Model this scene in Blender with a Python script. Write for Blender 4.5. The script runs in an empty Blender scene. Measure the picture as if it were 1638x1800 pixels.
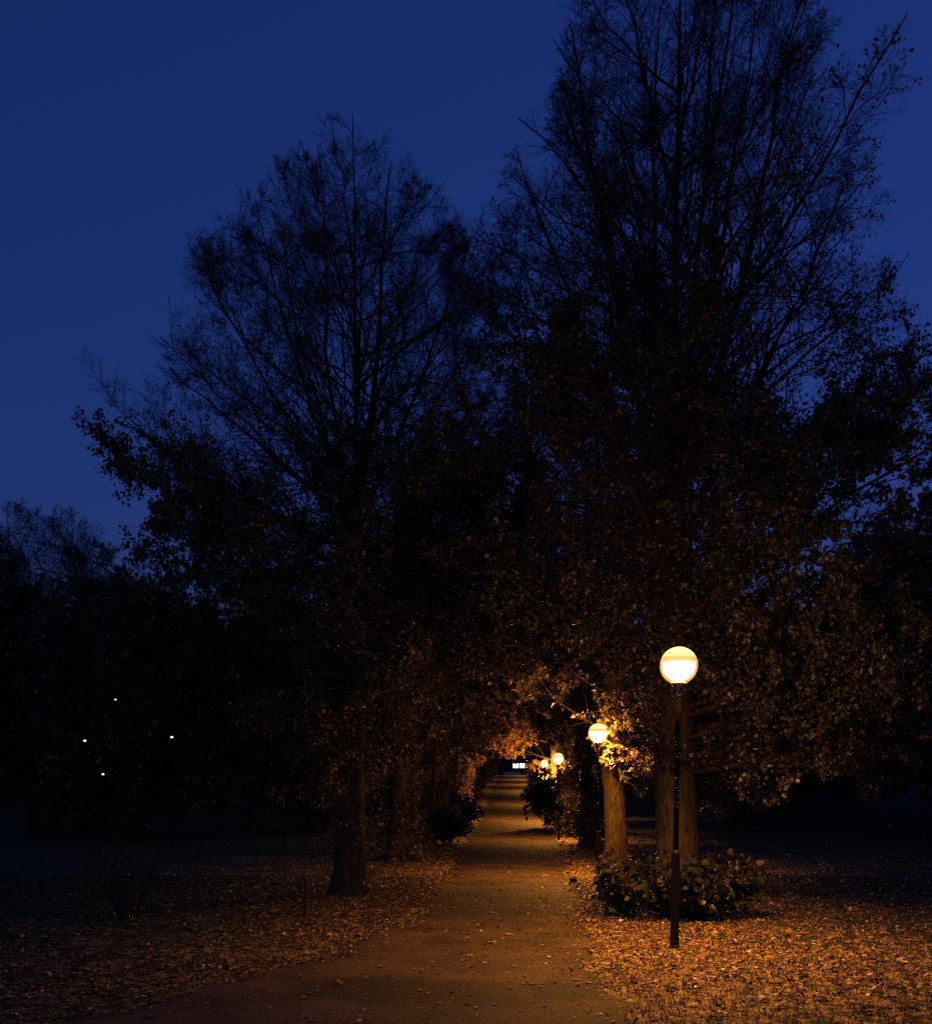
import bpy, math
import numpy as np
C = bpy.context
sc = C.scene
rad = math.radians

# ------------------------------------------------------------------ camera
F_PX, CXP, HORIZ, EYE = 1700.0, 819.0, 1400.0, 1.6
YAW = math.atan(81 / 1700)
cam = bpy.data.cameras.new("camera")
cam_o = bpy.data.objects.new("camera", cam)
sc.collection.objects.link(cam_o)
cam_o.location = (0, 0, EYE)
cam_o.rotation_euler = (rad(90), 0, YAW)
cam.sensor_fit = 'HORIZONTAL'
cam.sensor_width = 36
cam.lens = 36 * F_PX / 1638
cam.shift_y = (HORIZ - 900) / 1638
cam.clip_start, cam.clip_end = 0.1, 3000
sc.camera = cam_o

# ------------------------------------------------------------------ sky, exposure
world = bpy.data.worlds.new("World")
sc.world = world
world.use_nodes = True
_n = world.node_tree
sky = _n.nodes.new('ShaderNodeTexSky')
sky.sky_type = 'NISHITA'
sky.sun_disc = False
sky.sun_elevation = rad(-1.0)
sky.sun_rotation = rad(-150)
sky.ozone_density = 5.0
sky.air_density = 1.0
sky.dust_density = 0.6
_tint = _n.nodes.new('ShaderNodeMixRGB'); _tint.blend_type = 'MULTIPLY'; _tint.inputs[0].default_value = 1
_tint.inputs[2].default_value = (1.0, .95, 1.04, 1)
_n.links.new(sky.outputs[0], _tint.inputs[1]); _n.links.new(_tint.outputs[0], _n.nodes['Background'].inputs[0])
_n.nodes['Background'].inputs[1].default_value = 0.6
sc.view_settings.view_transform = 'Standard'
sc.view_settings.look = 'None'
sc.view_settings.exposure = 0.0
sc.view_settings.gamma = 1.0
sc.cycles.max_bounces = 5
sc.cycles.transparent_max_bounces = 12
sc.cycles.caustics_reflective = False
sc.cycles.caustics_refractive = False
sc.cycles.use_denoising = False
sc.cycles.sample_clamp_indirect = 2.0

GLOBE_L = .6
SPOT_W = 1300.0
POINT_W = 92.0
LAMP_COL = (1.0, 0.47, 0.10)

# ------------------------------------------------------------------ helpers
PY = np.array([-40, 0, 5, 10, 20, 30, 38, 44, 50, 58, 66, 74, 82, 98, 114, 130, 150, 180, 220, 700.])
PZ = np.array([0, 0, 0, 0, 0, 0, 0.04, .14, .335, .68, 1.06, 1.55, 2.08, 2.8, 3.6, 4.4, 4.9, 5.0, 5.0, 5.0])
def gz(y): return np.interp(y, PY, PZ)
def at(px, py, Y):
    a, t = (px - CXP) / F_PX, (HORIZ - py) / F_PX
    c, s = math.cos(YAW), math.sin(YAW)
    dx, dy = c * a - s, s * a + c
    k = Y / dy
    return np.array([dx * k, Y, EYE + t * k])

def mesh_obj(name, V, Fc, mat, parent=None, smooth=False):
    V = np.asarray(V, dtype=np.float32).reshape(-1, 3)
    me = bpy.data.meshes.new(name)
    if isinstance(Fc, np.ndarray):
        k = Fc.shape[1]
        me.vertices.add(len(V)); me.vertices.foreach_set("co", V.ravel())
        me.loops.add(Fc.size); me.loops.foreach_set("vertex_index", Fc.ravel().astype(np.int32))
        me.polygons.add(len(Fc)); me.polygons.foreach_set("loop_start", np.arange(0, Fc.size, k, dtype=np.int32))
        me.update(calc_edges=True)
    else:
        me.from_pydata(V.tolist(), [], [list(map(int, f)) for f in Fc])
    me.materials.append(mat)
    if smooth:
        me.polygons.foreach_set("use_smooth", np.ones(len(me.polygons), dtype=bool))
    o = bpy.data.objects.new(name, me)
    sc.collection.objects.link(o)
    if parent is not None: o.parent = parent
    return o

def tag(o, label=None, cat=None, group=None, kind=None):
    if label: o['label'] = label
    if cat: o['category'] = cat
    if group: o['group'] = group
    if kind: o['kind'] = kind
    return o

def empty(name, loc, label, cat, group=None):
    o = bpy.data.objects.new(name, None)
    sc.collection.objects.link(o)
    o.location = loc
    o.empty_display_size = .2
    return tag(o, label, cat, group)

def unit(v): return v / np.maximum(np.linalg.norm(v, axis=-1, keepdims=True), 1e-9)

def tubes(P, R, s):
    """P (N,K,3), R (N,K) -> verts, quads of open tubes"""
    N, K, _ = P.shape
    T = unit(np.gradient(P, axis=1))
    ref = np.where(np.abs(T[..., 2:3]) > .9, np.array([1., 0, 0]), np.array([0, 0, 1.]))
    A = unit(np.cross(T, ref)); B = np.cross(T, A)
    th = np.arange(s) * 2 * math.pi / s
    V = P[:, :, None] + R[:, :, None, None] * (A[:, :, None] * np.cos(th)[:, None] + B[:, :, None] * np.sin(th)[:, None])
    V = V.reshape(-1, 3)
    base = (np.arange(N)[:, None, None] * K + np.arange(K - 1)[None, :, None]) * s
    j = np.arange(s)[None, None, :]
    jn = (j + 1) % s
    Q = np.stack(np.broadcast_arrays(base + j, base + jn, base + s + jn, base + s + j), -1).reshape(-1, 4)
    return V, Q

def join(parts):
    V, Q, off = [], [], 0
    for v, q in parts:
        V.append(v); Q.append(q + off); off += len(v)
    return np.concatenate(V), np.concatenate(Q)

def lathe(prof, seg=32, cap=True):
    prof = np.array(prof, float)
    th = np.arange(seg) * 2 * math.pi / seg
    V = np.stack([prof[:, 0:1] * np.cos(th), prof[:, 0:1] * np.sin(th), np.repeat(prof[:, 1:2], seg, 1)], -1).reshape(-1, 3)
    Fs = []
    for i in range(len(prof) - 1):
        for j in range(seg):
            k = (j + 1) % seg
            Fs.append([i * seg + j, i * seg + k, (i + 1) * seg + k, (i + 1) * seg + j])
    if cap:
        Fs.append(list(range(seg))[::-1]); Fs.append([(len(prof) - 1) * seg + j for j in range(seg)])
    return V, Fs

def leaf_quads(P, Dr, Nn, S, fold=.25, wide=.8):
    """heart shaped leaves: 6 verts, two quads folded along the midrib"""
    N = len(P)
    Dr = unit(Dr); Sd = unit(np.cross(Dr, Nn)); Nn = np.cross(Sd, Dr)
    S = S[:, None]
    w = wide * .5
    base = P
    tip = P + Dr * S
    lb = P + Dr * S * .12 - Sd * S * w + Nn * S * fold
    lt = P + Dr * S * .68 - Sd * S * w * .72 + Nn * S * fold * .7
    rb = P + Dr * S * .12 + Sd * S * w + Nn * S * fold
    rt = P + Dr * S * .68 + Sd * S * w * .72 + Nn * S * fold * .7
    V = np.stack([base, lb, lt, tip, rt, rb], 1).reshape(-1, 3)
    b = np.arange(N)[:, None] * 6
    Q = np.concatenate([b + np.array([0, 3, 2, 1]), b + np.array([0, 5, 4, 3])], 1).reshape(-1, 4)
    return V, Q

def wob(P, s, seed):
    """cheap smooth 3-D noise, about -1..1"""
    r = np.random.RandomState(seed)
    out = 0
    for k in range(5):
        d = r.normal(size=3); d /= np.linalg.norm(d)
        out = out + np.sin(P @ d * s * r.uniform(.6, 1.7) + r.uniform(0, 6.28))
    return out / 2.6

# ------------------------------------------------------------------ materials
def newmat(name):
    m = bpy.data.materials.new(name); m.use_nodes = True
    nt = m.node_tree
    return m, nt, nt.nodes['Principled BSDF'], nt.nodes['Material Output']

def ramp(nt, fac, stops):
    r = nt.nodes.new('ShaderNodeValToRGB')
    el = r.color_ramp.elements
    while len(el) < len(stops): el.new(.5)
    for e, (p, c) in zip(el, stops):
        e.position = p; e.color = (*c, 1)
    nt.links.new(fac, r.inputs[0])
    return r

def noise(nt, vec, scale, detail=4, rough=.6):
    n = nt.nodes.new('ShaderNodeTexNoise')
    n.inputs['Scale'].default_value = scale
    n.inputs['Detail'].default_value = detail
    n.inputs['Roughness'].default_value = rough
    if vec is not None: nt.links.new(vec, n.inputs['Vector'])
    return n

def simple(name, col, rough=.6, metal=0, bump=0, bscale=40):
    m, nt, b, out = newmat(name)
    b.inputs['Base Color'].default_value = (*col, 1)
    b.inputs['Roughness'].default_value = rough
    b.inputs['Metallic'].default_value = metal
    tc = nt.nodes.new('ShaderNodeTexCoord')
    n = noise(nt, tc.outputs['Object'], bscale)
    r = ramp(nt, n.outputs[0], [(.3, tuple(c * .7 for c in col)), (.7, tuple(min(1, c * 1.25) for c in col))])
    nt.links.new(r.outputs[0], b.inputs['Base Color'])
    if bump:
        bp = nt.nodes.new('ShaderNodeBump'); bp.inputs['Strength'].default_value = bump; bp.inputs['Distance'].default_value = .01
        nt.links.new(n.outputs[0], bp.inputs['Height']); nt.links.new(bp.outputs[0], b.inputs['Normal'])
    return m

def leafmat(name, stops, trans=.35, rough=.42, spec=.5):
    m, nt, b, out = newmat(name)
    g = nt.nodes.new('ShaderNodeNewGeometry')
    r = ramp(nt, g.outputs['Random Per Island'], stops)
    nt.links.new(r.outputs[0], b.inputs['Base Color'])
    b.inputs['Roughness'].default_value = rough
    b.inputs['Specular IOR Level'].default_value = spec
    t = nt.nodes.new('ShaderNodeBsdfTranslucent')
    nt.links.new(r.outputs[0], t.inputs[0])
    mx = nt.nodes.new('ShaderNodeMixShader'); mx.inputs[0].default_value = trans
    nt.links.new(b.outputs[0], mx.inputs[1]); nt.links.new(t.outputs[0], mx.inputs[2])
    nt.links.new(mx.outputs[0], out.inputs[0])
    return m

M_LEAF = leafmat('lime_leaf', [(0, (.04, .052, .011)), (.5, (.08, .08, .018)), (.8, (.15, .115, .035)), (.92, (.3, .21, .11)), (.95, (.52, .4, .28)), (1, (.14, .075, .03))])  # pinkish pale stops put lit-leaf highlights into the colour
M_LITTER = leafmat('fallen_leaf', [(0, (.05, .032, .012)), (.25, (.12, .07, .02)), (.5, (.28, .18, .035)), (.72, (.46, .31, .06)), (.85, (.34, .19, .045)), (.93, (.16, .08, .028)), (.965, (.7, .56, .38)), (1, (.9, .78, .58))], trans=.12, rough=.5, spec=.3)
M_SHRUB = leafmat('sucker_leaf', [(0, (.009, .011, .004)), (.5, (.018, .02, .006)), (.88, (.035, .03, .008)), (.98, (.09, .06, .015)), (1, (.2, .12, .04))], trans=.2)
M_GRASS = leafmat('grass_blade', [(0, (.012, .02, .007)), (.6, (.025, .04, .01)), (1, (.05, .05, .016))], trans=.2, rough=.6, spec=.2)

M_LIT_YELLOW = leafmat('lamplit_yellow_leaf', [(0, (.3, .2, .04)), (.4, (.55, .38, .09)), (.75, (.7, .5, .2)), (.9, (.45, .22, .06)), (1, (.75, .6, .35))])  # leaf colour raised so the lamp glow of the far arch is painted in
M_LIT_PALE = leafmat('lamplit_pale_leaf', [(0, (.1, .085, .025)), (.4, (.26, .2, .09)), (.75, (.42, .33, .2)), (.92, (.62, .52, .4)), (1, (.3, .15, .07))])  # paler colour stands in for leaves lit by the second lamp
def bark(name, c1, c2):
    m, nt, b, out = newmat(name)
    tc = nt.nodes.new('ShaderNodeTexCoord')
    mp = nt.nodes.new('ShaderNodeMapping'); mp.inputs['Scale'].default_value = (1, 1, .18)
    nt.links.new(tc.outputs['Object'], mp.inputs[0])
    n = noise(nt, mp.outputs[0], 26, 6, .65)
    n2 = noise(nt, tc.outputs['Object'], 3, 3)
    r = ramp(nt, n.outputs[0], [(.38, c1), (.62, c2)])
    mix = nt.nodes.new('ShaderNodeMixRGB'); mix.blend_type = 'MULTIPLY'; mix.inputs[0].default_value = .6
    r2 = ramp(nt, n2.outputs[0], [(.3, (.5, .55, .45)), (.7, (1, 1, 1))])
    nt.links.new(r.outputs[0], mix.inputs[1]); nt.links.new(r2.outputs[0], mix.inputs[2])
    nt.links.new(mix.outputs[0], b.inputs['Base Color'])
    b.inputs['Roughness'].default_value = .85
    b.inputs['Specular IOR Level'].default_value = .2
    bp = nt.nodes.new('ShaderNodeBump'); bp.inputs['Strength'].default_value = .9; bp.inputs['Distance'].default_value = .03
    nt.links.new(n.outputs[0], bp.inputs['Height']); nt.links.new(bp.outputs[0], b.inputs['Normal'])
    return m
M_BARK = bark('lime_bark', (.028, .021, .014), (.115, .082, .048))
M_TWIG = simple('twig_bark', (.022, .017, .014), .9, 0, 0, 8)

# ------------------------------------------------------------------ ground and path
ys = np.unique(np.concatenate([np.arange(-40, 0, 8), np.arange(0, 40, .5), np.arange(40, 160, 2), np.arange(160, 260, 10), np.array([300, 400, 550, 700.])]))
xs = np.array([-500, -250, -120, -60, -30, -15, -8, -4, -2, 0, 2, 4, 8, 15, 30, 60, 120, 250, 500.])
X, Y = np.meshgrid(xs, ys)
V = np.stack([X, Y, gz(Y)], -1).reshape(-1, 3)
nx = len(xs)
i, j = np.meshgrid(np.arange(nx - 1), np.arange(len(ys) - 1))
a = (j * nx + i).ravel()
Q = np.stack([a, a + 1, a + 1 + nx, a + nx], -1)

m, nt, b, out = newmat('lawn_with_leaf_litter')
tc = nt.nodes.new('ShaderNodeTexCoord')
co = tc.outputs['Object']
gn = noise(nt, co, 9, 6, .7)
grass = ramp(nt, gn.outputs[0], [(.3, (.012, .026, .005)), (.7, (.04, .07, .01))])
vo = nt.nodes.new('ShaderNodeTexVoronoi'); vo.inputs['Scale'].default_value = 14
nd = noise(nt, co, 20, 2)
add = nt.nodes.new('ShaderNodeVectorMath'); add.operation = 'MULTIPLY_ADD'
add.inputs[1].default_value = (.08, .08, 0); nt.links.new(nd.outputs['Color'], add.inputs[0]); nt.links.new(co, add.inputs[2])
nt.links.new(add.outputs[0], vo.inputs['Vector'])
sep = nt.nodes.new('ShaderNodeSeparateColor'); nt.links.new(vo.outputs['Color'], sep.inputs[0])
lit = ramp(nt, sep.outputs[0], [(0, (.06, .04, .012)), (.4, (.2, .13, .03)), (.75, (.38, .26, .06)), (1, (.5, .33, .12))])
sx = nt.nodes.new('ShaderNodeSeparateXYZ'); nt.links.new(co, sx.inputs[0])
ab = nt.nodes.new('ShaderNodeMath'); ab.operation = 'ABSOLUTE'; nt.links.new(sx.outputs[0], ab.inputs[0])
mr = nt.nodes.new('ShaderNodeMapRange'); mr.inputs[1].default_value = 1; mr.inputs[2].default_value = 8
mr.inputs[3].default_value = 1.05; mr.inputs[4].default_value = .0; nt.links.new(ab.outputs[0], mr.inputs[0])
big = noise(nt, co, .7, 3)
ms = nt.nodes.new('ShaderNodeMath'); ms.operation = 'MULTIPLY_ADD'; ms.inputs[1].default_value = .9; ms.inputs[2].default_value = -.45
nt.links.new(big.outputs[0], ms.inputs[0])
su = nt.nodes.new('ShaderNodeMath'); su.operation = 'ADD'; nt.links.new(mr.outputs[0], su.inputs[0]); nt.links.new(ms.outputs[0], su.inputs[1])
lt = nt.nodes.new('ShaderNodeMath'); lt.operation = 'LESS_THAN'; nt.links.new(sep.outputs[1], lt.inputs[0]); nt.links.new(su.outputs[0], lt.inputs[1])
mix = nt.nodes.new('ShaderNodeMixRGB'); nt.links.new(lt.outputs[0], mix.inputs[0])
nt.links.new(grass.outputs[0], mix.inputs[1]); nt.links.new(lit.outputs[0], mix.inputs[2])
nt.links.new(mix.outputs[0], b.inputs['Base Color'])
b.inputs['Roughness'].default_value = .8; b.inputs['Specular IOR Level'].default_value = .25
bp = nt.nodes.new('ShaderNodeBump'); bp.inputs['Strength'].default_value = 1; bp.inputs['Distance'].default_value = .04
nt.links.new(sep.outputs[2], bp.inputs['Height']); nt.links.new(bp.outputs[0], b.inputs['Normal'])
M_LAWN = m
tag(mesh_obj('ground', V, Q, M_LAWN), kind='structure')

XLy = np.array([-40, 5, 6.9, 8.5, 10, 12.4, 18, 30, 150.]); XLx = np.array([-9, -4.9, -3.0, -2.25, -1.8, -1.35, -1.35, -1.6, -1.9])
XRy = np.array([-40, 5, 9, 13.6, 20, 30, 150.]); XRx = np.array([2.5, .8, .78, .95, 1.25, 1.6, 1.9])
def pl(y): return np.interp(y, XLy, XLx) + .09 * np.sin(y * 2.1) + .05 * np.sin(y * 5.3 + 1)
def pr(y): return np.interp(y, XRy, XRx) + .08 * np.sin(y * 1.7 + 2) + .05 * np.sin(y * 6.1)
yp = ys[(ys >= -8) & (ys <= 156)]
K = 13
u = np.linspace(0, 1, K)
XP = pl(yp)[:, None] * (1 - u) + pr(yp)[:, None] * u
V = np.stack([XP, np.repeat(yp[:, None], K, 1), gz(yp)[:, None] + .004 + 0 * XP], -1).reshape(-1, 3)
i, j = np.meshgrid(np.arange(K - 1), np.arange(len(yp) - 1))
a = (j * K + i).ravel()
m, nt, b, out = newmat('damp_gravel')
tc = nt.nodes.new('ShaderNodeTexCoord'); co = tc.outputs['Object']
n1 = noise(nt, co, 60, 5, .7); n2 = noise(nt, co, 1.1, 4, .6)
c1 = ramp(nt, n1.outputs[0], [(.3, (.03, .017, .008)), (.52, (.08, .043, .017)), (.75, (.2, .115, .05))])
c2 = ramp(nt, n2.outputs[0], [(.38, (.3, .29, .28)), (.62, (1.0, 1, 1))])
mx = nt.nodes.new('ShaderNodeMixRGB'); mx.blend_type = 'MULTIPLY'; mx.inputs[0].default_value = 1
nt.links.new(c1.outputs[0], mx.inputs[1]); nt.links.new(c2.outputs[0], mx.inputs[2])
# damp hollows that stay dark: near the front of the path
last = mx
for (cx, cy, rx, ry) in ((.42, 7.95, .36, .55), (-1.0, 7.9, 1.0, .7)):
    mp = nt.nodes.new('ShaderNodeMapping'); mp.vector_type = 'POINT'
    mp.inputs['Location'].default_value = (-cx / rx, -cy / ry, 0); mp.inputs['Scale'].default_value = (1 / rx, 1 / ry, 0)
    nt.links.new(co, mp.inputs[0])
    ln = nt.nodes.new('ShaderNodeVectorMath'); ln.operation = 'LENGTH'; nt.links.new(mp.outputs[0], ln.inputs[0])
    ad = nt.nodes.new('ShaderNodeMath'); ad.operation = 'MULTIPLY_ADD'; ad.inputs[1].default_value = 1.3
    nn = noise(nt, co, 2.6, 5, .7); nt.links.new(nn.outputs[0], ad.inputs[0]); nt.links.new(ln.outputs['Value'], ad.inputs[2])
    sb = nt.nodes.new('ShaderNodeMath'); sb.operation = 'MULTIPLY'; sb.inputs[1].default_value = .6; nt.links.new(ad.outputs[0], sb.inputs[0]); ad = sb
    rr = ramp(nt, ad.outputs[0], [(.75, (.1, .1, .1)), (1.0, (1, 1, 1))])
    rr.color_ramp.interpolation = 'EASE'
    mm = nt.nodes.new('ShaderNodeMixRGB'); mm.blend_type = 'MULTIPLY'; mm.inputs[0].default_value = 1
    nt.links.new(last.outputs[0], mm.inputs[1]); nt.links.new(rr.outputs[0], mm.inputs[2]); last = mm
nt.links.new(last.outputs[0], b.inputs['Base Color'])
b.inputs['Roughness'].default_value = .75
bp = nt.nodes.new('ShaderNodeBump'); bp.inputs['Strength'].default_value = .8; bp.inputs['Distance'].default_value = .02
nt.links.new(n1.outputs[0], bp.inputs['Height']); nt.links.new(bp.outputs[0], b.inputs['Normal'])
M_PATH = m
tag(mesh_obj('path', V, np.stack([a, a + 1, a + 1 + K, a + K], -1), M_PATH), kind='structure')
# thin cross path over the left lawn
p0 = at(60, 1525, 1); ysx = np.array([23.2, 24.2])
xx = np.linspace(-11, -3.6, 30)
V = np.concatenate([np.stack([xx, 21.9 + .0 * xx + .04 * np.sin(xx), .004 + 0 * xx], -1), np.stack([xx, 23.3 + .04 * np.sin(xx * 1.3), .004 + 0 * xx], -1)])
a = np.arange(29)
tag(mesh_obj('side_path', V, np.stack([a, a + 1, a + 31, a + 30], -1), M_PATH), kind='structure')

# ------------------------------------------------------------------ lamps on the avenue
LAMPS = [(1.71, 10.3), (1.72, 19.5), (1.68, 35.0), (1.7, 50.5), (1.7, 66.), (1.7, 82.), (1.7, 98.), (1.7, 114.), (1.7, 130.)]
M_POLE = simple('black_painted_steel', (.003, .0028, .0026), .7, 0, .05, 60)
M_POLE.node_tree.nodes['Principled BSDF'].inputs['Specular IOR Level'].default_value = .15
M_COLLAR = simple('dull_metal', (.25, .2, .15), .4, .7, 0, 30)
M_REFL = simple('white_enamel', (.7, .7, .68), .4, 0, 0, 20)
def emis(name, col, strength):
    m, nt, b, out = newmat(name)
    e = nt.nodes.new('ShaderNodeEmission'); e.inputs[0].default_value = (*col, 1); e.inputs[1].default_value = strength
    nt.links.new(e.outputs[0], out.inputs[0]); nt.nodes.remove(b)
    return m
m, nt, b, out = newmat('lit_opal_globe')
tc = nt.nodes.new('ShaderNodeTexCoord'); sx = nt.nodes.new('ShaderNodeSeparateXYZ'); nt.links.new(tc.outputs['Object'], sx.inputs[0])
mr = nt.nodes.new('ShaderNodeMapRange'); mr.inputs[1].default_value = -.2; mr.inputs[2].default_value = .2
nt.links.new(sx.outputs[2], mr.inputs[0])
def g(v): return (v, v, v)
rs = ramp(nt, mr.outputs[0], [(.55, g(.7)), (.62, g(.35)), (.68, g(.3)), (.74, g(.55)), (.82, g(1)), (1, g(1))])
st = nt.nodes.new('ShaderNodeMath'); st.operation = 'MULTIPLY'; st.inputs[1].default_value = 2.3
nt.links.new(rs.outputs[0], st.inputs[0])
e = nt.nodes.new('ShaderNodeEmission'); e.inputs[0].default_value = (1, .58, .2, 1); nt.links.new(st.outputs[0], e.inputs[1])
nt.links.new(e.outputs[0], out.inputs[0]); nt.nodes.remove(b)
M_CAP = m
M_GLOBE = emis('lit_globe_glass', (1, .42, .06), GLOBE_L)
M_GLOBE.cycles.emission_sampling = 'FRONT'; M_CAP.cycles.emission_sampling = 'NONE'
M_DIFF = emis('bright_diffuser', (1, .72, .34), 6); M_DIFF.cycles.emission_sampling = 'FRONT'
for _m, _k in ((M_GLOBE, 1.0), (M_DIFF, 1.0), (M_CAP, .3)):      # the glass lets the lamp inside shine through
    _t = _m.node_tree; _o = _t.nodes['Material Output']; _s = _o.inputs[0].links[0].from_socket
    _a = _t.nodes.new('ShaderNodeAddShader'); _tr = _t.nodes.new('ShaderNodeBsdfTransparent'); _tr.inputs[0].default_value = (_k, _k * .9, _k * .7, 1)
    _t.links.new(_s, _a.inputs[0]); _t.links.new(_tr.outputs[0], _a.inputs[1]); _t.links.new(_a.outputs[0], _o.inputs[0])
BULB = bpy.data.lights.new('bulb', 'POINT')
BULB.energy = POINT_W; BULB.color = LAMP_COL; BULB.shadow_soft_size = .185
SPOT = bpy.data.lights.new('lamp_light', 'SPOT')
SPOT.energy = SPOT_W; SPOT.color = LAMP_COL; SPOT.shadow_soft_size = .185
SPOT.spot_size = rad(152); SPOT.spot_blend = 1.0
def vf(prof, **k): return lathe(prof, **k)
def make_lamp():
    root = empty('park_lamp', (0, 0, 0), 'x', 'street lamp')
    V, Fs = vf([(.055, -.03), (.055, .012), (.047, .03), (.045, .98), (.04, 1.0), (.03, 1.03)], seg=20)
    o = mesh_obj('lower_post', V, Fs, M_POLE, root); o.data.shade_smooth()
    V, Fs = vf([(.029, 1.03), (.027, 2.6), (.03, 2.62)], seg=16)
    o = mesh_obj('upper_post', V, Fs, M_POLE, root); o.data.shade_smooth()
    V, Fs = vf([(.03, 2.62), (.045, 2.66), (.05, 2.74), (.07, 2.77), (.088, 2.785), (.088, 2.797), (.07, 2.803)], seg=28)
    mesh_obj('collar', V, Fs, M_COLLAR, root)
    V, Fs = vf([(.012, 1.03), (.014, 1.035), (.012, 1.055), (.001, 1.06)], seg=8)
    V[:, 1] -= .038; V[:, 2] -= .035
    mesh_obj('bolt', V, Fs, M_COLLAR, root)
    for nm, a0, a1, k, mat in (('globe', -math.pi / 2 + .42, .2, 9, M_GLOBE), ('globe_cap', .2, math.pi / 2 - .001, 14, M_CAP)):
        th = np.linspace(a0, a1, k)
        V, Fs = vf([(.197 * math.cos(t), .197 * math.sin(t)) for t in th], seg=24, cap=False)
        gl = mesh_obj(nm, V, Fs, mat, root, smooth=True); gl.location = (0, 0, 2.98)
    l = bpy.data.objects.new('lamp_light', SPOT); sc.collection.objects.link(l); l.parent = root; l.location = (0, 0, 3.0)
    th = np.linspace(-math.pi / 2, .001, 9)
    V, Fs = vf([(max(.172 * math.cos(t), .004), .165 * math.sin(t)) for t in th] + [(.165, .028), (.1, .036), (.004, .04)], seg=24, cap=False)
    o = mesh_obj('diffuser', V, Fs, M_DIFF, root, smooth=True); o.location = (0, 0, 2.98)
    l = bpy.data.objects.new('bulb', BULB); sc.collection.objects.link(l); l.parent = root; l.location = (0, 0, 2.97)
    return root
def copy_tree(o, parent=None):
    c = o.copy(); sc.collection.objects.link(c); c.parent = parent
    for ch in list(o.children): copy_tree(ch, c)
    return c
lamp0 = make_lamp()
LLAB = ['nearest globe lamp on a black post standing in bright fallen leaves', 'second globe lamp, just left of the orange-lit tree trunk',
        'third globe lamp, small and partly hidden behind hanging leaves',
        'fourth globe lamp, tiny, hidden by foliage lit orange around it']
for k, (x, y) in enumerate(LAMPS):
    o = lamp0 if k == 0 else copy_tree(lamp0)
    z = float(gz(y)) - (0, .12, .05, .05, 0, 0, 0, 0, 0)[k]
    o.location = (x, y, z); o.rotation_euler = (0, rad(.9 if k == 0 else .3), k * 1.3 if k else 0)
    if k in (1, 2, 3):      # extra bulb energy added to brighten the foliage around these lamps
        for ch in o.children:
            if ch.type == 'LIGHT' and ch.data == BULB:
                ch.data = BULB.copy(); ch.data.energy = POINT_W * (1, 3.6, 1.4, 12)[k]
    o['label'] = LLAB[k] if k < 4 else 'tiny far globe lamp lighting a band of the rising path'
    o['group'] = 'globe lamps along the right of the path' if k < 4 else 'far globe lamps up the path'

# ------------------------------------------------------------------ trees
def grow(P, R, n, t0, t1, ang, lf, K, trop, rng, inside, jit=.12, rf=.55, rmin=.003, keep=None, wobble=.1):
    N, K0, _ = P.shape
    t = t0 + (t1 - t0) * (np.arange(n)[None] + rng.rand(N, n)) / n
    s = t * (K0 - 1); i0 = np.minimum(s.astype(int), K0 - 2); f = (s - i0)[..., None]
    ar = np.arange(N)[:, None]
    A, B = P[ar, i0], P[ar, i0 + 1]
    pos = A * (1 - f) + B * f; tan = unit(B - A)
    r = R[ar, i0] * (1 - f[..., 0]) + R[ar, i0 + 1] * f[..., 0]
    plen = np.linalg.norm(np.diff(P, axis=1), axis=2).sum(1)[:, None]
    ref = np.where(np.abs(tan[..., 2:3]) > .9, np.array([1., 0, 0]), np.array([0, 0, 1.]))
    e1 = unit(np.cross(tan, ref)); e2 = np.cross(tan, e1)
    az = (rng.rand(N, 1) * 6.28 + np.arange(n)[None] * 2.4 + rng.normal(0, .4, (N, n)))[..., None]
    an = rad(ang) * (1 + rng.normal(0, .18, (N, n)))[..., None]
    d = tan * np.cos(an) + (e1 * np.cos(az) + e2 * np.sin(az)) * np.sin(an)
    d[..., 2] += trop; d = unit(d)
    L = plen * lf * (1 - .62 * t) * rng.uniform(.6, 1.2, (N, n))
    pos, d, L, r = pos.reshape(-1, 3), d.reshape(-1, 3), L.ravel(), r.ravel()
    for _ in range(5):
        bad = ~inside(pos + d * L[:, None])
        L = np.where(bad, L * .62, L)
    ok = inside(pos + d * L[:, None]) & (L > .04)
    if keep is not None: ok &= rng.rand(len(L)) < keep(pos)
    pos, d, L, r = pos[ok], d[ok], L[ok], r[ok]
    pts = [pos]; cur = pos; dd = d
    for k in range(K - 1):
        dd = unit(dd + rng.normal(0, wobble, dd.shape) + np.array([0, 0, trop * .35]))
        cur = cur + dd * (L / (K - 1))[:, None]; pts.append(cur)
    Pn = np.stack(pts, 1)
    r0 = np.maximum(r * rf, rmin)
    Rn = r0[:, None] * np.linspace(1, .3, K)[None]; Rn = np.maximum(Rn, rmin * .6)
    return Pn, Rn

def bez(p0, p1, p2, K):
    t = np.linspace(0, 1, K)[:, None]
    return (1 - t) ** 2 * p0 + 2 * t * (1 - t) * p1 + t * t * p2

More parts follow.
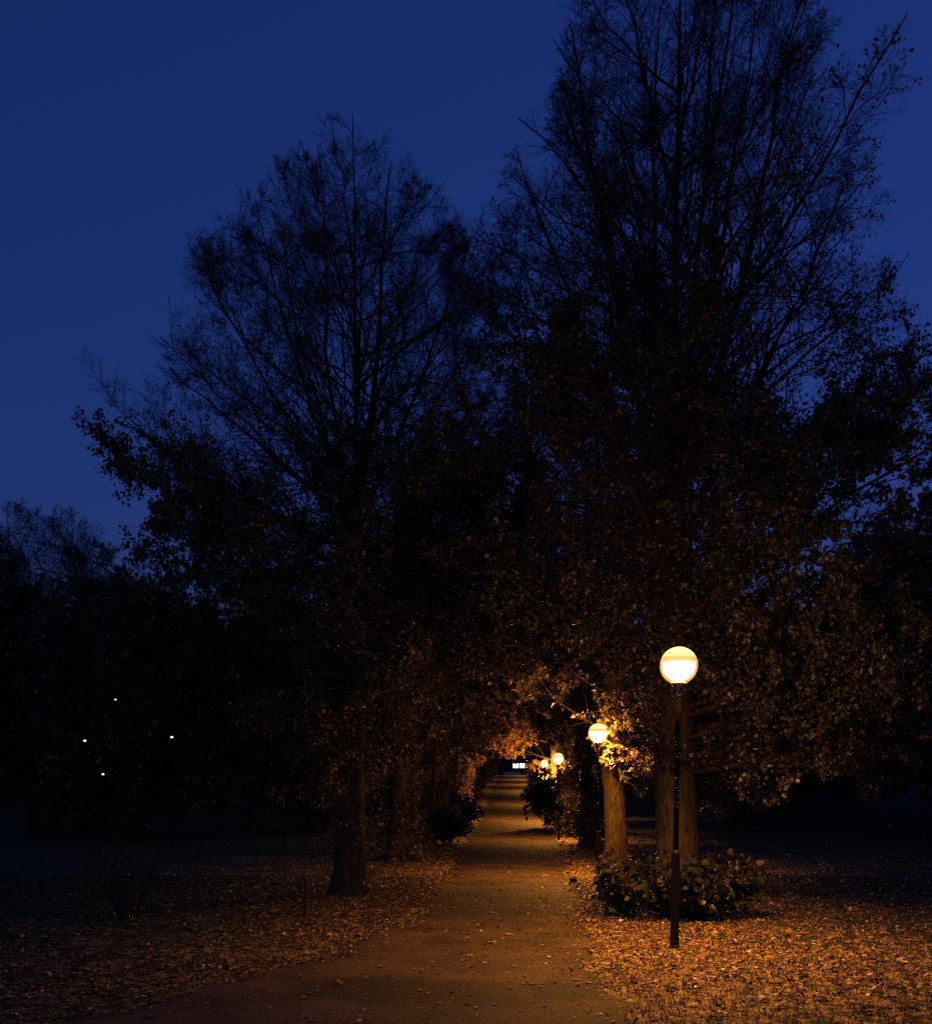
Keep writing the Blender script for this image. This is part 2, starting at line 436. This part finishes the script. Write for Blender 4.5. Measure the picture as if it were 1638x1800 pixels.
def build_tree(seed, prof, fork, trunk_r, n_stems, n_limbs, counts, nleaf, leafsize, dens, corridor=None, excl=(), cor_dz=0.,
               stem_targets=None, skirt=0, burr=0, twigr=.0022, lowlimb=1.8):
    rng = np.random.RandomState(seed)
    pz = np.array([p[0] for p in prof]); prr = np.array([p[1] for p in prof])
    ph = rng.uniform(0, 6.28, 4)
    def env(P):
        th = np.arctan2(P[:, 1], P[:, 0])
        m_ = 1 + .10 * np.sin(2 * th + ph[0] + P[:, 2] * .3) + .09 * np.sin(5 * th + ph[1] + P[:, 2] * 1.1) + .08 * np.sin(9 * th + ph[2] - P[:, 2] * 1.9)
        return np.interp(P[:, 2], pz, prr, left=0, right=0) * m_
    def cor(P, pad=0.):
        ok = np.ones(len(P), bool)
        if corridor is not None:
            uu = np.abs(P[:, 0] - corridor)
            zm = np.interp(uu, [0, .9, 1.7, 2.4, 3.2], [3.75 + cor_dz, 3.45 + cor_dz, 2.75 + cor_dz * .7, 1.6, .9]) + .22 * wob(P, 2.2, 5)
            ok &= (P[:, 2] > zm - pad)
        for (ex, ey, ez, er) in excl:
            ok &= ((P - np.array([ex, ey, ez])) ** 2).sum(1) > er * er
        return ok
    def inside(P): return (np.hypot(P[:, 0], P[:, 1]) <= env(P)) & (P[:, 2] > .5) & cor(P)
    H = pz.max()
    # trunk
    K = 26
    zt = np.linspace(-.05, fork, K)
    sway = np.stack([.06 * np.sin(zt * .7 + ph[0]), .06 * np.sin(zt * .6 + ph[1]), zt], -1)
    sway[:, :2] -= sway[0, :2]
    rt = trunk_r * (1 + .55 * np.exp(-np.maximum(zt, 0) * 4.5) - .12 * zt / fork) * (1 + .22 * np.exp(-((zt - fork + .5) / .7) ** 2))
    s = 22
    V, Q = tubes(sway[None], rt[None], s)
    Vn = V.reshape(K, s, 3); cen = sway[:, None]
    off = Vn - cen
    bumpy = 1 + .06 * wob(Vn.reshape(-1, 3), 5, seed).reshape(K, s, 1) + .05 * wob(Vn.reshape(-1, 3), 13, seed + 1).reshape(K, s, 1)
    flute = 1 + (.14 * np.exp(-np.maximum(zt, 0) * 3.5))[:, None, None] * np.sin(np.arange(s) * 2 * math.pi / s * 5 + ph[2])[None, :, None]
    V = (cen + off * bumpy * flute).reshape(-1, 3)
    tparts = [(V, Q)]
    # stems
    Ks = 12
    P1, R1 = [], []
    top = sway[-1]
    tg = stem_targets or []
    for k in range(n_stems):
        if k < len(tg): tx, ty, tz = tg[k]
        else:
            fz = rng.uniform(.62, .99)
            tz = fork + (H - fork) * fz
            a = k * 2.4 + rng.uniform(-.4, .4)
            rr = float(np.interp(tz, pz, prr)) * rng.uniform(.7, .97)
            tx, ty = rr * math.cos(a), rr * math.sin(a)
        if k:
            e_ = float(env(np.array([[tx, ty, tz]]))[0]); q_ = min(1, e_ * .95 / max(math.hypot(tx, ty), .01)); tx, ty = tx * q_, ty * q_
        p2 = np.array([tx, ty, tz]); st = top + np.array([tx * .03, ty * .03, -rng.uniform(.0, .9)])
        hd = np.array([tx, ty, 0.])
        p1 = st + hd * rng.uniform(.48, .62) + np.array([0, 0, (tz - st[2]) * rng.uniform(.36, .48)])
        c = bez(st, p1, p2, Ks); w = np.cumsum(rng.normal(0, .05 if k else .02, c.shape), 0); c = c + w * np.linspace(0, 1, Ks)[:, None]
        r0 = trunk_r * rng.uniform(.16, .3) * (1.35 if k == 0 else 1)
        P1.append(c); R1.append(r0 * (1 - .88 * np.linspace(0, 1, Ks) ** .9))
    lead = P1[0]
    for k in range(n_limbs):
        f = ((k + rng.rand()) / n_limbs) ** 1.3
        z0 = lowlimb + (H * .82 - lowlimb) * f
        a = k * 2.4 + 1 + rng.uniform(-.5, .5)
        if z0 < fork: c0 = np.array([np.interp(z0, zt, sway[:, 0]), np.interp(z0, zt, sway[:, 1]), z0])
        else: c0 = np.array([np.interp(z0, lead[:, 2], lead[:, 0]), np.interp(z0, lead[:, 2], lead[:, 1]), z0])
        zz = z0 + .3; up = np.interp(f, [0, .25, .5, 1], [.1, .45, .8, 1.1]) * rng.uniform(.8, 1.2)
        for _ in range(4):
            rr = float(np.interp(zz, pz, prr)) * rng.uniform(.9, 1.0)
            zz = min(z0 + .15 + rr * up, H - .2)
        for _ in range(7):
            rr = .96 * float(env(np.array([[math.cos(a), math.sin(a), zz]]))[0])
            p2 = np.array([rr * math.cos(a), rr * math.sin(a), zz])
            if cor(c0 + (p2 - c0) * np.array([[.25], [.5], [.75], [1.]])).all(): break
            a += .6
        p1 = c0 + (p2 - c0) * np.array([.55, .55, .35]) + np.array([0, 0, rng.uniform(-.1, .25)])
        c = bez(c0, p1, p2, Ks); w = np.cumsum(rng.normal(0, .06, (Ks, 3)), 0); c = c + w * np.linspace(0, 1, Ks)[:, None]
        P1.append(c); R1.append(trunk_r * rng.uniform(.1, .19) * (1.25 - .75 * f) * (1 - .85 * np.linspace(0, 1, Ks)))
    P1, R1 = np.array(P1), np.maximum(np.array(R1), .006)
    tparts.append(tubes(P1, R1, 8))
    trunk = join(tparts)
    n2, n3, n4 = counts
    P2, R2 = grow(P1, R1, n2, .14, .98, 44, .5, 8, .13, rng, inside, rf=.45, rmin=.0055, wobble=.17)
    def keep(P): return np.clip(.12 + 1.0 * (np.hypot(P[:, 0], P[:, 1]) / np.maximum(env(P), .3)) + np.clip((P[:, 2] - fork - 1) / (H - fork), 0, 1) * .5, .1, 1)
    P3, R3 = grow(P2, R2, n3, .12, .98, 46, .5, 5, .07, rng, inside, rf=.55, rmin=twigr * 1.4, keep=keep, wobble=.16)
    bparts = [tubes(P2, R2, 5), tubes(P3, R3, 3)]
    allP = [P3]
    if n4:
        P4, R4 = grow(P3, R3, n4, .1, 1, 44, .75, 3, .05, rng, inside, rf=.6, rmin=twigr, keep=keep)
        bparts.append(tubes(P4, R4, 3)); allP.append(P4)
    # leaf positions on the twigs
    cand, dirs = [], []
    for P in allP:
        K_ = P.shape[1]
        m_ = max(1, int(nleaf * 4 / len(P) / len(allP)) + 1)
        t = rng.rand(len(P), m_) * (K_ - 1); i0 = np.minimum(t.astype(int), K_ - 2); f = (t - i0)[..., None]
        ar = np.arange(len(P))[:, None]
        cand.append((P[ar, i0] * (1 - f) + P[ar, i0 + 1] * f).reshape(-1, 3)); dirs.append((P[ar, i0 + 1] - P[ar, i0]).reshape(-1, 3))
    cand, dirs = np.concatenate(cand), unit(np.concatenate(dirs))
    dz, dv = np.array([d[0] for d in dens]), np.array([d[1] for d in dens])
    pr_ = np.interp(cand[:, 2], dz, dv) * np.clip(.7 + .75 * wob(cand, 2.3, seed + 9), .08, 1.4)
    pr_ *= np.clip(.4 + .6 * np.hypot(cand[:, 0], cand[:, 1]) / np.maximum(env(cand), .3) * 1.6, 0, 1.1)
    ok = (rng.rand(len(cand)) < pr_) & cor(cand, .15)
    cand, dirs = cand[ok], dirs[ok]
    if len(cand) > nleaf:
        pick = rng.choice(len(cand), nleaf, False); cand, dirs = cand[pick], dirs[pick]
    if burr:
        zz = rng.uniform(1.9, fork + .8, burr); a = rng.rand(burr) * 6.28
        rr = trunk_r * .9 + rng.rand(burr) ** 1.4 * (1.2 + .3 * np.sin(zz * 2.3))
        cs = np.stack([rr * np.cos(a), rr * np.sin(a), zz + rr * .3], -1)
        cs = cs[(wob(cs, 3.4, seed + 4) > -.5) & cor(cs)]
        cand = np.concatenate([cand, cs]); dirs = np.concatenate([dirs, unit(cs * np.array([1, 1, 0]) + .01)])
    if skirt:
        zz = rng.rand(skirt) ** 1.1 * 2.4 + .05; a = rng.rand(skirt) * 6.28
        rr = trunk_r * 1.1 + rng.rand(skirt) ** 1.7 * (.45 + .15 * np.sin(zz * 3))
        cs = np.stack([rr * np.cos(a), rr * np.sin(a), zz], -1)
        cs = cs[wob(cs, 4, seed + 3) > -.35]
        cand = np.concatenate([cand, cs]); dirs = np.concatenate([dirs, unit(cs * np.array([1, 1, 0]) + .01)])
    n = len(cand)
    D = dirs * .5 + rng.normal(0, .6, (n, 3)) + np.array([0, 0, -.75])
    Nn = rng.normal(0, 1, (n, 3)) + np.array([0, 0, .4])
    S = leafsize * rng.uniform(.5, 1.25, n) * np.interp(cand[:, 2], [5, 9], [1, .72])
    fol = leaf_quads(cand + rng.normal(0, .03, (n, 3)), D, Nn, S, fold=rng.uniform(.05, .35, n)[:, None] if False else .2)
    return trunk, join(bparts), fol

def mesh_only(name, VQ, mat, smooth=False):
    o = mesh_obj(name, VQ[0], VQ[1], mat, None, smooth)
    me = o.data; bpy.data.objects.remove(o); return me

def plant(kind, meshes, loc, label, cat, group=None, rotz=0, scale=1, tilt=0):
    r = empty(kind, loc, label, cat, group)
    r.rotation_euler = (tilt, 0, rotz); r.scale = (scale, scale, scale) if np.isscalar(scale) else scale
    for nm, me in meshes:
        o = bpy.data.objects.new(nm, me); sc.collection.objects.link(o); o.parent = r
    return r

def tree_meshes(name, *a, leafm=None, **k):
    t, b_, f = build_tree(*a, **k)
    return [('trunk', mesh_only('trunk', t, M_BARK, True)), ('branches', mesh_only('branches', b_, M_TWIG)), ('crown', mesh_only('crown', f, leafm or M_LEAF))]

DENS = [(0, 1.4), (3, 1.4), (5, 1.3), (6.5, .75), (8, .2), (9, .045), (10.5, .008), (12.5, .002), (14, .001)]
PROF_R = [(.6, .9), (1.3, 1.6), (1.9, 2.9), (2.6, 3.6), (3.5, 3.95), (5, 4.0), (6.5, 3.9), (8, 3.7), (8.9, 3.7), (9.8, 3.3), (10.6, 2.8), (11.6, 2.1), (12.5, 1.9), (13.2, 1.5), (13.9, .5), (14.1, .1)]
PROF_L = [(.6, .8), (1.5, 2.0), (2.2, 3.0), (3, 3.7), (4.3, 4.1), (5.7, 4.0), (6.6, 3.6), (7.4, 3.6), (8.1, 3.85), (8.6, 3.6), (9.2, 2.9), (10.3, 2.3), (11.2, 1.75), (12, 1.1), (12.4, .6), (12.7, .1)]
# right hand near tree: trunk at (2.25, 13.5); the path axis lies at local x = -2.25
RX, RY = 2.3, 13.6
ex = [(LAMPS[0][0] - RX, LAMPS[0][1] - RY, 2.98, 1.4), (LAMPS[0][0] - RX + .9, LAMPS[0][1] - RY + .6, 2.6, 1.1), (LAMPS[1][0] - RX, LAMPS[1][1] - RY, 2.86, .6)]
for t in (.25, .4, .55, .7, .85):     # keep clear air in front of the first two globes
    for (lx, ly), lz, rr in ((LAMPS[0], 2.98, .3), (LAMPS[1], 2.86, .22)):
        ex.append((lx * t - RX, ly * t - RY, EYE + (lz - EYE) * t, rr))
tR = tree_meshes('r', 11, PROF_R, 6.0, .30, 11, 44, (22, 12, 11), 210000, .06, DENS, burr=16000, corridor=-RX, excl=ex,
                 stem_targets=[(.1, 0, 13.6), (1.0, .4, 13.7), (-1.5, -.3, 12.3), (-.6, .6, 12.9), (2.0, -.2, 12.5), (-2.8, .3, 9.4), (-2.2, .4, 10.8), (2.6, .3, 10.2), (.4, -1.2, 12.8), (3.4, -.3, 7.6)])
plant('lime_tree', tR, (RX, RY, 0), 'tall half-bare lime tree right behind the nearest globe lamp', 'tree', 'near lime trees')
LX, LY = -2.58, 15.5
lsee = [(p_[0] - LX, p_[1] - LY, p_[2], .17) for (a_, b_) in ((498, 1297), (302, 1297)) for yy in np.arange(11.3, 20, .2) for p_ in (at(a_, b_, yy),)]
tL = tree_meshes('l', 23, PROF_L, 6.3, .25, 8, 62, (22, 12, 11), 190000, .058,
                 [(0, 1.2), (3, 1.25), (5, 1.0), (6.2, .4), (7, .11), (8, .022), (9, .005), (10.5, .002), (13, .001)], corridor=-LX, excl=lsee, burr=13000,
                 stem_targets=[(.0, 0, 12.6), (-.7, .3, 11.9), (.8, .2, 11.9), (-1.5, -.2, 11.0), (-2.2, .2, 9.8), (1.7, .2, 10.6), (-3.6, .1, 8.3), (-3.3, -.6, 7.4), (2.4, 0, 9.2), (-1.0, -.8, 11.2)], skirt=1500)
plant('lime_tree', tL, (LX, LY, 0), 'rounded bare-topped lime tree on the left, its low trunk beside the leafy verge', 'tree', 'near lime trees')

# the rest of the avenue: four shared tree shapes (path axis towards local -x)
variants = []
lsee2 = [(-(p_[0] + 2.75), -(p_[1] - 23.3), p_[2], .42) for yy in np.arange(18.5, 28.5, .2) for p_ in (at(498, 1297, yy),)]
lex = [(-.58 - .088 * t, -1.8 - t, 2.86 - .065 * t, .36 - .04 * t) for t in np.arange(0, 3.2, .3)]
for k in range(6):
    pf = [(z * (1 + .04 * k - .06), r * (1.0 + .05 * ((k * 7) % 3 - 1))) for z, r in (PROF_L if k % 2 else PROF_R)]
    variants.append(tree_meshes('v', 40 + k, pf, 5.6 + .3 * k, .25 + .03 * (k % 3), 6, 30, (13, 8, 2), (60000, 90000)[k - 4] if k > 3 else 42000, .11 if k == 5 else .10,
                    [(0, 1.4), (5, 1.3), (7, .9), (9, .5), (11, .2), (14, .05)], corridor=-2.4, cor_dz=(-.15, -.15, .75, .75, -.6, -.75)[k], leafm=M_LIT_YELLOW if k == 5 else (M_LIT_PALE if k == 0 else None), excl=lex if k == 0 else (lsee2 if k == 1 else ([(-.6, -1.2, 2.95, .75)] if k == 4 else ([(-.6, -1.2, 2.95, .8), (-1.2, -2, 3.1, .8)] if k == 5 else ()))), skirt=0 if k == 0 else 1500 + 700 * (k % 2), twigr=.005))
def row_label(side, k):
    if side > 0:
        return ['lime tree whose trunk is lit orange beside the second globe lamp', 'lime tree with a black trunk left of the orange-lit trunk',
                'lime tree beside the third globe lamp on the right'][k] if k < 3 else ('yellow-leaved lime tree, leaf colour brightened to glow around the fourth globe lamp' if k == 4 else 'small far lime tree on the right of the rising path')
    return ['lime tree with a dark leafy trunk, second along the left of the path', 'third lime tree along the left of the path, half hidden by the second',
            'fourth lime tree along the left side of the path'][k] if k < 3 else ('yellow-leaved lime tree on the left reaching over the far path, leaf colour brightened for the lamp glow' if k == 4 else 'small far lime tree on the left of the rising path')
rng = np.random.RandomState(3)
for side, x0, y0 in ((1, 2.3, 21.3), (-1, -2.75, 23.3)):
    for k in range(15):
        y = y0 + 7.6 * k + (0 if k < 3 else rng.uniform(-.6, .6)); x = x0 + (0 if k < 3 else rng.uniform(-.1, .3) * side)
        if side > 0 and k == 1: x, y = 2.32, 29.5
        if side > 0 and k == 2: y = 37.3
        vi = (k * 3 + (0 if side > 0 else 1)) % 4
        if k == 3: vi = 2 if side > 0 else 3
        if k in (5, 7, 8) or k > 9: vi = 4
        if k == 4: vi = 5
        sc_ = 1.0 + (rng.uniform(-.05, .08))
        plant('lime_tree', variants[vi], (x, y, float(gz(y)) - .03), row_label(side, k), 'tree',
              'near lime trees' if k < 3 else ('far lime trees right of the path' if side > 0 else 'far lime trees left of the path'),
              rotz=0 if side > 0 else math.pi, scale=sc_)

# ---- trees standing on the lawns behind
PROF_B = [(1.5, 1), (3, 3.2), (5, 4.6), (7, 5.2), (9, 5.4), (11, 4.8), (12.6, 3.5), (13.6, 2.2), (14.4, .5)]
tB = tree_meshes('b', 77, PROF_B, 4.2, .33, 8, 40, (20, 13, 8), 5000, .11, [(0, .6), (5, .35), (8, .08), (15, .02)], twigr=.007, lowlimb=2.5)
p = at(50, 1400, 40)
plant('bare_tree', tB, (p[0], 40, .05), 'big bare tree with fine twigs at the left edge against the sky', 'tree', None, rotz=.6, scale=1.0)
wild = []
for k in range(3):
    pf = [(.4, 1.5), (1.2, 3.2), (3, 4.4), (5, 4.7), (7, 4.2), (8.5, 3.2), (9.6, 2.0), (10.4, .5)]
    wild.append(tree_meshes('w', 90 + k, pf, 3.0, .24, 5, 26, (12, 8, 2), 36000, .15, [(0, 1.6), (7, 1.2), (9, .7), (11, .3)], skirt=2500, twigr=.007, lowlimb=.8))
bg = [(-13.5, 34, .86), (-17.5, 39, .95), (-9.0, 44, .8), (-22, 46, 1.0), (-13.5, 52, .95), (-28, 56, 1.1), (-19, 62, 1.05), (-8.5, 60, .9), (-36, 66, 1.1), (-26, 74, 1.15),
      (-14, 76, 1.0), (-45, 82, 1.25), (-33, 90, 1.2), (-20, 94, 1.1), (-9, 92, 1.0)]
for k, (x, y, s) in enumerate(bg):
    plant('leafy_tree', wild[k % 3], (x, y, float(gz(y)) - .05), 'dark leafy tree in the black mass beyond the left lawn', 'tree', 'trees beyond the left lawn', rotz=k * 1.7, scale=s * 1.14)
bg = [(17.5, 36, 1.15), (21.5, 43, 1.25), (12.0, 50, 1.0), (27, 52, 1.3), (17, 60, 1.1), (34, 66, 1.35), (24, 72, 1.2), (10.5, 74, 1.0), (15, 88, 1.05), (42, 84, 1.4), (31, 92, 1.25), (9, 104, 1.)]
for k, (x, y, s) in enumerate(bg):
    plant('leafy_tree', wild[(k + 1) % 3], (x, y, float(gz(y)) - .05), 'dark leafy tree standing beyond the right lawn', 'tree', 'trees beyond the right lawn', rotz=k * 2.1 + 1, scale=s * 1.2)
for k in range(26):
    x = -125 + k * 10 + 3 * math.sin(k * 3.3); y = 168 + 7 * math.sin(k * 2.1)
    plant('leafy_tree', wild[k % 3], (x, y, 4.9), 'far leafy tree closing the view behind the end of the path', 'tree', 'trees behind the end of the path', rotz=k * 1.1, scale=1.5)

# ------------------------------------------------------------------ shrubs
def shrub(seed, R, H, nst, nleaf, ls, name_mat, open_=False, dist=1.6):
    rng = np.random.RandomState(seed)
    K = 7
    P, Rr = [], []
    for k in range(nst):
        a = rng.uniform(0, 6.28); rr = rng.uniform(.2, 1) ** .6
        p2 = np.array([math.cos(a) * rr * R[0], math.sin(a) * rr * R[1], H * rng.uniform(.3, 1) ** .8 * (1 - .4 * rr ** 2)])
        p0 = np.array([math.cos(a) * .12 * R[0], math.sin(a) * .12 * R[1], -.02])
        c = bez(p0, p0 * .5 + p2 * .5 + np.array([0, 0, .18 * H]) * (1 if not open_ else .3), p2, K) + rng.normal(0, .012, (K, 3))
        P.append(c); Rr.append(np.linspace(.018 if open_ else .008, .003, K))
    P, Rr = np.array(P), np.array(Rr)
    ins = lambda q: (q[:, 2] > .03) & (q[:, 2] < H * 1.1) & ((q[:, 0] / R[0]) ** 2 + (q[:, 1] / R[1]) ** 2 < 1.35)
    P2, R2 = grow(P, Rr, 7, .25, 1, 35, .5, 4, .1, rng, ins, rmin=.003)
    P3, R3 = grow(P2, R2, 3, .2, 1, 40, .6, 3, .05, rng, ins, rmin=.0025)
    st = join([tubes(P, Rr, 5), tubes(P2, R2, 3), tubes(P3, R3, 3)])
    al = np.concatenate([P2[:, 1:].reshape(-1, 3), P3[:, 1:].reshape(-1, 3)])
    c = al[rng.choice(len(al), nleaf)] + rng.normal(0, .05, (nleaf, 3)); c[:, 2] = np.maximum(c[:, 2], .06)
    n = len(c)
    D = unit(c * np.array([1, 1, 0]) + rng.normal(0, .5, (n, 3))) + np.array([0, 0, -.5])
    Nn = rng.normal(0, .6, (n, 3)) + np.array([0, -.3, .8])
    fol = leaf_quads(c, D, Nn, ls * rng.uniform(.25, 1.25, n), .12, .95)
    return [('stems', mesh_only('stems', st, M_TWIG)), ('foliage', mesh_only('foliage', fol, name_mat))]
plant('shrub', shrub(5, (1.0, .6), .95, 70, 3000, .09, M_SHRUB), (RX - .12, RY - .95, 0), 'broad dark leafy suckering shrub at the foot of the tree behind the nearest lamp', 'shrub')
plant('shrub', shrub(6, (.4, .4), .7, 34, 1000, .08, M_SHRUB), (1.5, 13.2, 0), 'low leafy shrub bulging onto the leaves left of the nearest lamp post', 'shrub')
plant('shrub', shrub(8, (.75, .4), 1.5, 16, 12, .06, M_SHRUB, True), (at(228, 1620, 12.4)[0], 12.4, 0), 'leafless many-stemmed shrub on the dark left lawn', 'shrub')
small = shrub(9, (.8, .7), 1.5, 50, 2600, .12, M_SHRUB)
for (x, y, s, lab) in ((2.0, 39.5, 1.0, 'dark shrub bulging over the right edge of the path past the black trunk'), (2.1, 44.5, 1.9, 'tall dark shrub on the right path edge under the glowing foliage'),
                       (-2.1, 31, .9, 'dark shrub at the left edge of the path past the second tree'), (-2.3, 44, 1.1, 'dark shrub on the left edge of the path, farther up')):
    plant('shrub', small, (x, y, float(gz(y))), lab, 'shrub', 'shrubs along the path', rotz=x * 3 + y, scale=s)

# ------------------------------------------------------------------ fallen leaves and grass
rng = np.random.RandomState(8)
def scatter(n, y0, y1):
    # uniform over the visible wedge
    y = np.sqrt(rng.uniform(y0 ** 2, y1 ** 2, n))
    x = (rng.uniform(-.60, .49, n)) * y
    return x, y
x, y = scatter(430000, 5.6, 32)
xl, xr = pl(y), pr(y)
P2d = np.stack([x, y, 0 * x], -1)
cl = .5 + .5 * wob(P2d, 1.3, 31) + .35 * wob(P2d, 4.5, 32)
right = np.clip((x - xr + .25) / .5, 0, 1) * np.interp(x - xr, [0, 3, 7, 14], [1, .6, .16, .04])
left = np.clip((xl + .35 - x) / .6, 0, 1) * np.interp(xl - x, [0, 1.4, 3, 5, 9], [1.4, 1.05, .45, .12, .03])
onp = .05 + .12 * np.clip(1 - (x - xl) / .5, 0, 1) + .10 * np.clip((x - xr + 1.1) / 1.1, 0, 1) ** 2
dn = np.where(x > xr - .25, np.maximum(right, onp * (x < xr)), np.where(x < xl + .15, left, onp))
edge = np.interp(y, [5.6, 7.4, 8.4], [.35, .55, 1.0])
isp = (x > xl + .15) & (x < xr - .1)
pp = 1.15 * dn * np.clip(np.where(isp, .6 + .4 * cl, .4 + .8 * cl), .05, 1.3) * np.where(isp, 1, edge)
ok = rng.rand(len(x)) < pp * .8
x, y = x[ok], y[ok]; n = len(x)
isp = isp[ok]
D = rng.normal(0, 1, (n, 3)); D[:, 2] = rng.normal(0, .22, n)
Nn = rng.normal(0, .35, (n, 3)) + np.array([0, 0, 1]); Nn[isp] = Nn[isp] * np.array([.4, .4, 1])
z = gz(y) + .012 + np.where(isp, 0, rng.rand(n) * .03)
Pn = np.stack([x, y, z], -1) - unit(D) * .03 * np.array([1, 1, 0])
V, Q = leaf_quads(Pn, D, Nn, np.clip(rng.lognormal(-3.45, .36, n), .014, .08), rng.choice([.03, .08, .2], n)[:, None] * np.ones((1, 1)), .85)
tag(mesh_obj('fallen_leaves', V, Q, M_LITTER), 'yellow and brown fallen leaves strewn over verge and path', 'fallen leaves', kind='stuff')
print('fallen', n)
x, y = scatter(150000, 5.6, 19)
ok = ((x > pr(y) - .02) | (x < pl(y) + .02))
x, y = x[ok], y[ok]; n = len(x)
h = rng.uniform(.025, .065, n); a = rng.rand(n) * 6.28; w = .0035
px_, py_ = np.cos(a) * w, np.sin(a) * w
b0 = np.stack([x - px_, y - py_, 0 * x - .002], -1); b1 = np.stack([x + px_, y + py_, 0 * x - .002], -1)
tp = np.stack([x + rng.normal(0, .02, n), y + rng.normal(0, .02, n), h], -1)
V = np.stack([b0, b1, tp], 1).reshape(-1, 3)
tag(mesh_obj('grass', V, np.arange(n * 3).reshape(-1, 3), M_GRASS), 'short dark grass growing between the fallen leaves', 'grass', kind='stuff')

# ------------------------------------------------------------------ small things
r = empty('wooden_stake', (at(538, 1617, 12.5)[0], 12.5, 0), 'short dark wooden stake in the left verge before the tree', 'stake')
V, Fs = lathe([(.032, -.03), (.034, .1), (.031, .3), (.036, .47), (.034, .49), (.01, .5)], seg=9)
V[:, 0] += .02 * V[:, 2] + .003 * np.sin(V[:, 2] * 30)
mesh_obj('shaft', V, Fs, M_BARK, r)
# a dark stone at the path edge
V, Fs = lathe([(.02, -.01), (.055, .0), (.075, .035), (.07, .08), (.045, .115), (.01, .125)], seg=14)
V *= (1 + .12 * wob(V, 30, 2))[:, None]
o = mesh_obj('stone', V, Fs, simple('dark_stone', (.03, .027, .024), .9, 0, .3, 40), smooth=True)
o.location = (at(1007, 1552, 17.9)[0], 17.9, .0)
tag(o, 'small round dark stone on the leafy right edge of the path', 'stone')

# far lights beyond the left lawn: tall posts with small cool-white heads
M_WHITE = emis('cool_white_light', (.85, .95, 1.0), 2.2)
def far_lamp(px, py, Y, label, group='distant white lamps beyond the left lawn', s=1.0):
    q = at(px, py, Y); g0 = float(gz(Y))
    hh = max(q[2] - g0, 1.2)
    r = empty('distant_street_lamp', (q[0], Y, g0), label, 'street lamp', group)
    V, Fs = lathe([(.035, 0), (.03, hh * .5), (.02, hh + .05)], seg=8); mesh_obj('pole', V, Fs, M_POLE, r)
    V, Fs = lathe([(.02, .12), (.16 * s, .06), (.2 * s, .0), (.19 * s, -.01), (.05, .03)], seg=14)
    o = mesh_obj('hood', V, Fs, M_POLE, r); o.location = (0, 0, hh + .05)
    V, Fs = lathe([(.05 * s, -.09 * s), (.10 * s, -.06 * s), (.11 * s, -.01), (.07 * s, .015)], seg=14)
    o = mesh_obj('light_bowl', V, Fs, M_WHITE, r); o.location = (0, 0, hh + .02)
for (px, py, Y, lab, s) in ((203, 1231, 27.5, 'distant white lamp, highest of the tiny lights on the left', .25), (149, 1303, 31, 'distant white lamp, leftmost of the tiny lights', .4),
                         (302, 1297, 27, 'distant white lamp between the leafless shrub and the tree crown', .35), (498, 1297, 28.2, 'distant white lamp nearest to the left tree trunk', .4),
                         (181, 1362, 30, 'distant white lamp, lowest of the tiny lights on the left', .35),
                         (1628, 1350, 60, 'single tiny white lamp at the far right edge', .3)):
    far_lamp(px, py, Y, lab, s=s)

# small building with lit windows at the far end of the path, and a pale kerb before it
Yb = 150.; q = at(907, 1350, Yb); g0 = float(gz(Yb))
r = empty('kiosk', (q[0], Yb, g0), 'small far building with lit white windows at the end of the path', 'building')
def boxv(x0, x1, y0, y1, z0, z1):
    V = np.array([(x, y, z) for z in (z0, z1) for y in (y0, y1) for x in (x0, x1)], float)
    return V, [[0, 2, 3, 1], [4, 5, 7, 6], [0, 1, 5, 4], [2, 6, 7, 3], [0, 4, 6, 2], [1, 3, 7, 5]]
M_WALL = simple('dark_render', (.02, .018, .015), .9)
mesh_obj('wall', *boxv(-2.6, 2.6, 0, 4, 0, 2.6), M_WALL, r)
mesh_obj('roof', *boxv(-3, 3, -.4, 4.4, 2.6, 2.8), simple('roof_felt', (.03, .03, .03), .8), r)
M_WIN = emis('lit_window', (.95, .95, 1.0), 3.0)
for wx in (.0, 1.0, 2.0):
    w = mesh_obj('window', *boxv(wx - .45, wx + .35, -.04, .0, 1.1, 1.75), M_WIN, r)
o = mesh_obj('low_wall', *boxv(-1.6, .8, -.2, .2, 0, .45), simple('pale_concrete', (.6, .55, .42), .7))
o.location = (q[0] - .2, 140, float(gz(140)))
tag(o, 'low pale wall across the far end of the path', 'wall')
